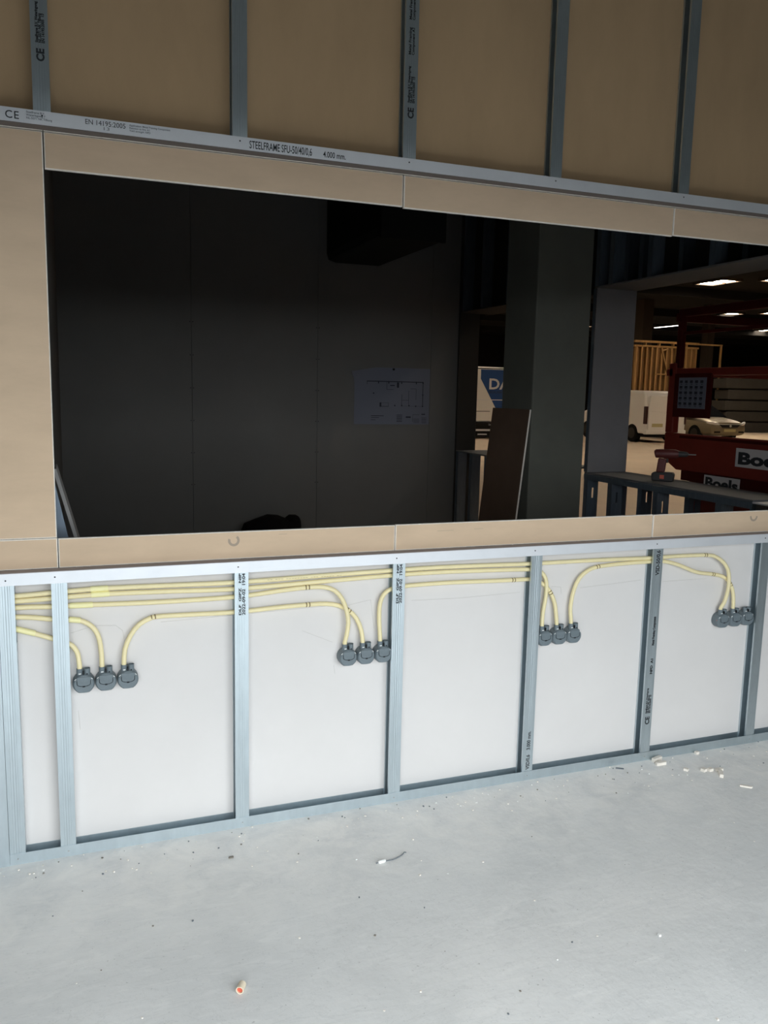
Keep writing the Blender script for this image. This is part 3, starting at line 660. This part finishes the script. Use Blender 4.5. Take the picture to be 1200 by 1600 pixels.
# ------------------------------------------------------------------ red platform lift in the hall
lf = empty('platform_lift', (5.0, 0, 0), label='red platform lift with white rental signs beside the ledge', cat='lift')
MB().prism([(0.55, 0.24), (2.72, 0.24), (2.86, 0.40), (2.86, 0.90), (0.55, 0.90)], 0, 0.03, 1.35, 'red').build('chassis', lf, bevel=0.02)
for y in (0.9, 2.45):
    for x in (0.0, 1.24):
        wl_ = MB().cyl((x, y, 0.2), (x+0.14, y, 0.2), 0.2, 'rubber', 24).build('wheel', lf, bevel=0.02)
        MB().cyl((x-0.004, y, 0.2), (x+0.144, y, 0.2), 0.10, 'dred', 16).build('hub', wl_)
MB().prism([(0.3, 0.985), (2.98, 0.985), (3.15, 1.07), (3.15, 1.30), (0.3, 1.30)], 0, 0.0, 0.03, 'red').build('side_panel', lf, bevel=0.008)
MB().box(1.37, 1.40, 0.3, 3.15, 0.985, 1.10, 'red').build('side_panel', lf)
MB().box(0.03, 1.40, 0.3, 3.0, 0.985, 1.01, 'dred').build('deck', lf)
MB().box(0.03, 1.40, 3.12, 3.15, 1.07, 1.2, 'dred').build('end_panel', lf)
MB().box(-0.005, 1.4, 0.3, 2.9, 0.905, 0.985, 'dred').build('deck_frame', lf)
for x in (0.0, 1.33):
    MB().box(x, x+0.07, 3.06, 3.15, 1.3, 1.9, 'red').build('post', lf, bevel=0.008)
    MB().box(x+0.01, x+0.06, 3.03, 3.09, 1.86, 2.36, 'dred').build('post', lf, bevel=0.008)
    for y in (0.35,): MB().box(x+0.01, x+0.06, y, y+0.06, 1.3, 2.36, 'dred').build('post', lf)
    MB().box(x+0.005, x+0.065, 0.3, 3.19, 1.79, 1.855, 'red').build('mid_rail', lf, bevel=0.01)
    MB().box(x+0.015, x+0.055, 0.3, 3.06, 2.29, 2.36, 'dred').build('top_rail', lf, bevel=0.01); MB().box(x+0.022, x+0.048, 0.3, 3.06, 2.14, 2.165, 'dred').build('thin_rail', lf)
MB().box(0.0, 1.4, 3.1, 3.15, 1.79, 1.85, 'red').box(0.0, 1.4, 3.05, 3.1, 2.25, 2.32, 'dred').build('end_rail', lf)
MB().box(-0.01, 0.012, 2.62, 3.055, 1.44, 1.81, 'dred').build('chart_board', lf)
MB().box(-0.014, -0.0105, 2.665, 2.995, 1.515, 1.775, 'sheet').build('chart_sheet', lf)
b = MB()
for r_ in range(5):
    for c_ in range(5):
        y = 2.70+c_*0.062; z = 1.545+r_*0.046
        b.box(-0.0152, -0.014, y, y+0.034, z, z+0.022, 'sheetink'); b.box(-0.0152, -0.014, y+0.004, y+0.026, z-0.012, z-0.007, 'sheetink')
tag(b.build('chart_print', lf), kind='stuff')
sg = MB().box(-0.008, 0.0, 1.60, 2.285, 1.075, 1.222, 'sign').build('sign', lf)
text('lettering', 'Boels', 0.125, 'ink', sg, (-0.0095, 2.262, 1.102), SIDE, width=0.52, bold=0.006)
sg = MB().box(-0.012, -0.005, 2.22, 2.61, 0.855, 0.978, 'sign').build('sign', lf)
text('lettering', 'Boels', 0.115, 'ink', sg, (-0.0132, 2.597, 0.88), SIDE, width=0.36, bold=0.005)
MB().box(-0.006, 0.0, 1.1, 2.95, 1.262, 1.285, 'dred').build('stripe', lf)

# ------------------------------------------------------------------ vehicles
def wheel(parent, x, y, r, wd, hubkey='panel'):
    o = MB().cyl((x-wd/2, y, r), (x+wd/2, y, r), r, 'rubber', 24).build('wheel', parent, bevel=0.02)
    MB().cyl((x-wd/2-0.01, y, r), (x+wd/2+0.01, y, r), r*0.6, hubkey, 18).build('hub_cap', o); return o
v = empty('van', (19.06, 21.32, 0), label='small white panel van seen from behind, past the grey pier', cat='van', group='vans in the hall')
side = [(0.0, 0.32), (-0.02, 0.62), (0.0, 1.05), (0.10, 1.70), (0.22, 1.80), (1.2, 1.84), (2.55, 1.82), (2.85, 1.72), (3.45, 1.12), (4.15, 0.92), (4.30, 0.70), (4.30, 0.32)]
MB().prism(side, 0, 0.0, 1.74, 'vwhite').build('body', v, bevel=0.07, seg=3)
dr1 = MB().prism([(0.09, 0.45), (0.865, 0.45), (0.865, 1.08), (0.09, 1.08)], 1, -0.045, -0.01, 'vwhite').prism([(0.09, 1.08), (0.865, 1.08), (0.865, 1.66), (0.14, 1.66)], 1, -0.03, 0.03, 'vwhite').build('rear_door', v, bevel=0.015)
MB().prism([(0.875, 0.45), (1.65, 0.45), (1.65, 1.08), (0.875, 1.08)], 1, -0.045, -0.01, 'vwhite').prism([(0.875, 1.08), (1.65, 1.08), (1.60, 1.66), (0.875, 1.66)], 1, -0.03, 0.03, 'vwhite').build('rear_door', v, bevel=0.015)
MB().box(0.866, 0.874, -0.046, 0.0, 0.45, 1.66, 'pier').build('door_seam', v)
for x in (-0.006, 1.676): MB().box(x, x+0.07, -0.035, 0.12, 0.66, 1.28, 'taill').build('tail_light', v, bevel=0.01)
MB().box(-0.01, 1.75, -0.06, 0.1, 0.30, 0.46, 'vwhite').build('bumper', v, bevel=0.03)
pp = MB().box(0.25, 0.72, -0.05, -0.044, 0.56, 0.68, 'plate').build('licence_plate', v)
MB().box(-0.012, 0.0, 0.15, 2.5, 0.98, 1.01, 'vwhite').build('side_moulding', v)
MB().prism([(2.72, 1.15), (3.30, 1.15), (2.82, 1.62), (2.60, 1.62), (2.0, 1.62), (2.0, 1.15)], 0, -0.006, 0.0, 'glass').build('side_window', v)
MB().box(-0.14, 0.0, 3.05, 3.14, 1.12, 1.32, 'dplast').build('mirror', v, bevel=0.02)
for y in (0.72, 3.5):
    for x in (0.08, 1.66): wheel(v, x, y, 0.32, 0.2)
MB().box(0.1, 1.64, 0.05, 4.2, 0.2, 0.34, 'dplast').build('underbody', v)

v = empty('van', (13.25, 24.0, 0), label='tall white van with a blue lettered panel, between the back wall and the column', cat='van', group='vans in the hall')
MB().prism([(0.0, 0.45), (0.0, 2.45), (0.10, 2.56), (4.1, 2.56), (4.7, 1.55), (5.6, 1.2), (5.7, 0.45)], 0, 0.0, 2.05, 'vwhite').build('body', v, bevel=0.06, seg=3)
bl = MB().prism([(0.655, 2.46), (2.0, 2.46), (2.0, 1.10), (1.29, 1.10), (0.655, 2.13)], 1, -0.012, 0.02, 'vblue').build('blue_panel', v)
text('lettering', 'DA', 0.53, 'sign', bl, (0.965, -0.0135, 1.775), bold=0.012, width=0.86)
text('lettering', 'BOUWS', 0.125, 'sheetink', bl, (0.98, -0.0135, 1.62), width=0.62)
MB().box(0.4, 2.0, -0.02, 0.0, 1.375, 1.40, 'sign').build('crease', v)
MB().box(0.02, 2.03, -0.006, 0.02, 2.49, 2.515, 'dplast').build('roof_seam', v)
MB().prism([(0.02, 1.09), (2.03, 1.09), (2.03, 0.62), (0.02, 0.62)], 1, -0.03, 0.0, 'vwhite').build('door_bottom', v, bevel=0.01)
MB().box(0.45, 1.05, -0.034, -0.03, 0.965, 0.985, 'dplast').build('handle', v)
MB().box(0.0, 2.05, -0.10, 0.05, 0.44, 0.60, 'dplast').build('bumper', v)
MB().box(0.0, 2.05, -0.11, -0.1, 0.27, 0.34, 'sign').build('bumper_step', v)
text('lettering', 'bouws', 0.11, 'sign', v, (0.98, -0.102, 0.47), width=0.36)
MB().box(0.05, 2.0, -0.05, 0.1, 0.05, 0.44, 'dplast').build('mud_flap', v)
MB().box(0.58, 0.95, -0.056, -0.05, 0.13, 0.17, 'sign').build('mud_flap_print', v)
for y in (1.0, 4.6):
    for x in (0.16, 1.9): wheel(v, x, y, 0.36, 0.24)

car = empty('car', (21.90, 21.25, 0), label='champagne sedan facing the viewer behind the red lift', cat='car')
st = [(0.0, 0.62, 0.34, 0.62), (0.08, 0.80, 0.25, 0.74), (0.45, 0.86, 0.22, 0.84), (1.1, 0.875, 0.2, 0.93), (2.2, 0.88, 0.2, 0.96), (3.4, 0.875, 0.2, 0.97), (4.1, 0.85, 0.24, 0.95), (4.45, 0.74, 0.34, 0.85)]
n = 16; vs = []
for y, hw, z0, z1 in st:
    for k in range(n):
        t = 2*math.pi*k/n; c, s = math.cos(t), math.sin(t)
        vs.append((0.88+math.copysign(abs(c)**0.45, c)*hw, y, (z0+z1)/2+math.copysign(abs(s)**0.5, s)*(z1-z0)/2))
fs = [(i*n+k, i*n+(k+1) % n, (i+1)*n+(k+1) % n, (i+1)*n+k) for i in range(len(st)-1) for k in range(n)]
fs += [tuple(range(n-1, -1, -1)), tuple(range((len(st)-1)*n, len(st)*n))]
MB().add(vs, fs, 'gold').build('body', car, smooth=True)
cab = [(1.0, 0.74, 0.92), (1.75, 0.60, 1.40), (2.3, 0.58, 1.46), (3.0, 0.58, 1.42), (3.9, 0.70, 0.95)]
vs = []
for y, hw, z in cab: vs += [(0.88-hw, y, z), (0.88+hw, y, z), (0.88+0.78, y, 0.90), (0.88-0.78, y, 0.90)]
fs = [(i*4+k, i*4+(k+1) % 4, (i+1)*4+(k+1) % 4, (i+1)*4+k) for i in range(4) for k in range(4)]+[(3, 2, 1, 0), (16, 17, 18, 19)]
MB().add(vs, fs, 'glass').build('cabin_glass', car)
MB().add([(0.30, 1.72, 1.41), (1.46, 1.72, 1.41), (1.46, 2.3, 1.475), (0.30, 2.3, 1.475), (1.44, 3.0, 1.435), (0.32, 3.0, 1.435)], [(0, 1, 2, 3), (3, 2, 4, 5)], 'gold').build('roof', car)
for sx in (-1, 1):
    x = 0.88+sx*0.62
    MB().sweep([(x-0.13*sx, 0.0, 0.665), (x, 0.02, 0.69), (x+0.15*sx, 0.12, 0.72), (x+0.21*sx, 0.26, 0.73)], [0.03, 0.06, 0.06, 0.03], 'headl', 10).build('head_light', car, smooth=True)
    MB().box(0.88+sx*0.86-0.08, 0.88+sx*0.86+0.08, 1.5, 1.62, 0.93, 1.06, 'gold').build('mirror', car, bevel=0.03)
    MB().box(0.88+sx*0.55-0.12, 0.88+sx*0.55+0.12, -0.01, 0.1, 0.36, 0.42, 'dplast').build('fog_light', car)
MB().prism([(0.42, 0.66), (1.34, 0.66), (1.22, 0.56), (0.54, 0.56)], 1, -0.035, 0.05, 'dplast').build('grille', car, bevel=0.01)
MB().prism([(0.40, 0.685), (1.36, 0.685), (1.34, 0.665), (0.42, 0.665)], 1, -0.045, 0.05, 'headl').cyl((0.88, -0.05, 0.615), (0.88, -0.03, 0.615), 0.045, 'headl', 14).build('chrome_trim', car)
MB().box(0.62, 1.14, -0.035, 0.03, 0.40, 0.50, 'plate').build('licence_plate', car)
for y in (0.85, 3.55):
    for x in (0.10, 1.66): wheel(car, x, y, 0.31, 0.2)

# ------------------------------------------------------------------ hall: timber frame, panel stack, columns, lamps, shell
tf = empty('timber_frame', (25.0, 30.0, 0), label='tall warm timber stud frame standing behind the white van', cat='frame')
for i in range(13):
    x = 0.1+i*0.29; MB().box(x, x+0.07, 0, 0.14, 0.1, 4.0, 'timber').build('stud', tf)
MB().box(0, 3.75, 0, 0.14, 4.15, 4.25, 'timber').build('top_rail', tf); MB().box(0, 3.75, 0, 0.14, 3.95, 4.03, 'timber').build('rail', tf)
MB().box(0, 3.75, 0, 0.14, 0, 0.1, 'timber').build('sole_rail', tf)
for x in (0.6, 1.4, 2.2, 3.0): MB().box(x, x+0.07, 0, 0.14, 4.03, 4.15, 'timber').build('block', tf)
for i in range(6): MB().box(0.02+i*0.6, 0.6+i*0.6, 0.15, 0.17, 0, 3.95, 'timberd').build('sheet', tf)
for (xa, za, xb, zb) in ((1.3, 2.7, 1.95, 2.7), (1.55, 3.8, 1.9, 3.9), (1.55, 3.8, 1.95, 2.75)):
    MB().sweep([(xa, -0.03, za), (xb, -0.03, zb)], 0.04, 'timber', 4).build('brace', tf)
MB().box(3.75, 5.2, 0.02, 0.09, 4.15, 4.22, 'timber').box(5.1, 5.18, 0.02, 0.09, 0, 4.2, 'timber').build('side_post', tf)
ps = empty('panel_stack', (29.3, 28.6, 0), label='stack of long grey panels behind the sedan', cat='panels')
for i in range(5): MB().box(0.0+0.15*(i % 2), 8.0, 0, 0.9, 0.02+i*0.52, 0.48+i*0.52, 'panel').build('panel', ps, bevel=0.02, seg=1)
for i in range(4): MB().box(0.4, 7.6, 0.1, 0.8, 0.48+i*0.52, 0.54+i*0.52, 'dplast').build('spacer', ps)
def hcol(x, y, s, label):
    o = empty('column', (x, y, 0), label=label, cat='column', kind='structure')
    MB().box(-s/2, s/2, -s/2, s/2, 0, 6.5, 'hallcol').build('shaft', o); MB().box(-s*0.8, s*0.8, -s*0.8, s*0.8, 0, 0.08, 'hallcol').build('foot', o)
hcol(27.75, 33.0, 0.62, 'dark brown hall column rising behind the timber frame, next to the grey pier')
hcol(31.9, 33.0, 0.45, 'dark hall column behind the right end of the timber frame')
hs = empty('wall_hall', label='dark outer walls and roof of the big hall', cat='wall', kind='structure')
MB().box(XL-0.4, 60.2, 60, 60.2, 0, 6.6, 'hallshell').build('panel', hs); MB().box(60, 60.2, DOOR_Y-0.2, 60, 0, 6.6, 'hallshell').build('panel', hs)
MB().box(XR+0.2, 60.2, DOOR_Y-0.4, DOOR_Y-0.2, 0, 6.6, 'hallshell').build('panel', hs); MB().box(XL-0.6, XL-0.2, 0.06, 60, 0, 6.6, 'hallshell').build('panel', hs)
tag(MB().box(XL-0.6, 60.2, 0.10, 60.2, 6.5, 6.7, 'hallshell').box(XR+0.2, 60.2, DOOR_Y-0.4, 0.10, 6.5, 6.7, 'hallshell').build('ceiling'), 'dark hall roof carrying rows of bright skylights', 'ceiling', kind='structure')
MB().box(XL-0.2, XR+0.3, 0.06, 0.12, 3.9, 6.5, 'hallshell').box(XR+0.2, XR+0.3, DOOR_Y-0.2, 0.1, 3.9, 6.5, 'hallshell').build('panel', hs)
for y in (12, 20, 28, 36, 44, 52): MB().box(XL, 60, y, y+0.22, 6.1, 6.5, 'hallshell').build('beam', hs)
sky = [(25.7, 25.7), (27.2, 23.6), (35.8, 36.0), (37.3, 33.8), (46, 46), (46.2, 43.6), (26.0, 46.3), (12, 16), (12, 26), (20, 14), (20, 32), (10, 4), (18, 4), (28, 12), (36, 20), (14, 38), (34, 48), (46, 30)]  # leading entries are in view; later ones are added out of view for light
for i, (x, y) in enumerate(sky):
    o = empty('skylight', (x, y, 6.5), label='rectangular bright skylight set in the dark hall roof', cat='skylight', group='hall skylights')
    MB().box(-0.45, 0.45, -0.8, 0.8, -0.06, -0.045, 'pane').build('pane', o)
    MB().box(-0.53, -0.45, -0.88, 0.88, -0.10, 0, 'hallcol').box(0.45, 0.53, -0.88, 0.88, -0.10, 0, 'hallcol').box(-0.45, 0.45, -0.88, -0.8, -0.10, 0, 'hallcol').box(-0.45, 0.45, 0.8, 0.88, -0.10, 0, 'hallcol').box(-0.45, 0.45, -0.03, 0.03, -0.09, -0.05, 'hallcol').build('frame', o)
for (x, y, l, lab) in ((35.6, 40.9, 2.3, 'long tube lamp high behind the red lift posts'), (17.3, 21.85, 0.5, 'short tube lamp in the gap beside the column')):
    o = empty('tube_lamp', (x, y, 6.05), label=lab, cat='lamp')
    MB().box(-0.005, 0.005, -l/2, -l/2+0.02, 0.05, 0.45, 'hallcol').box(-0.005, 0.005, l/2-0.02, l/2, 0.05, 0.45, 'hallcol').build('hanger', o); MB().box(-0.05, 0.05, -l/2, l/2, -0.03, 0, 'tubeglow').build('tube', o); MB().box(-0.07, 0.07, -l/2-0.05, l/2+0.05, 0, 0.05, 'hallcol').build('housing', o)
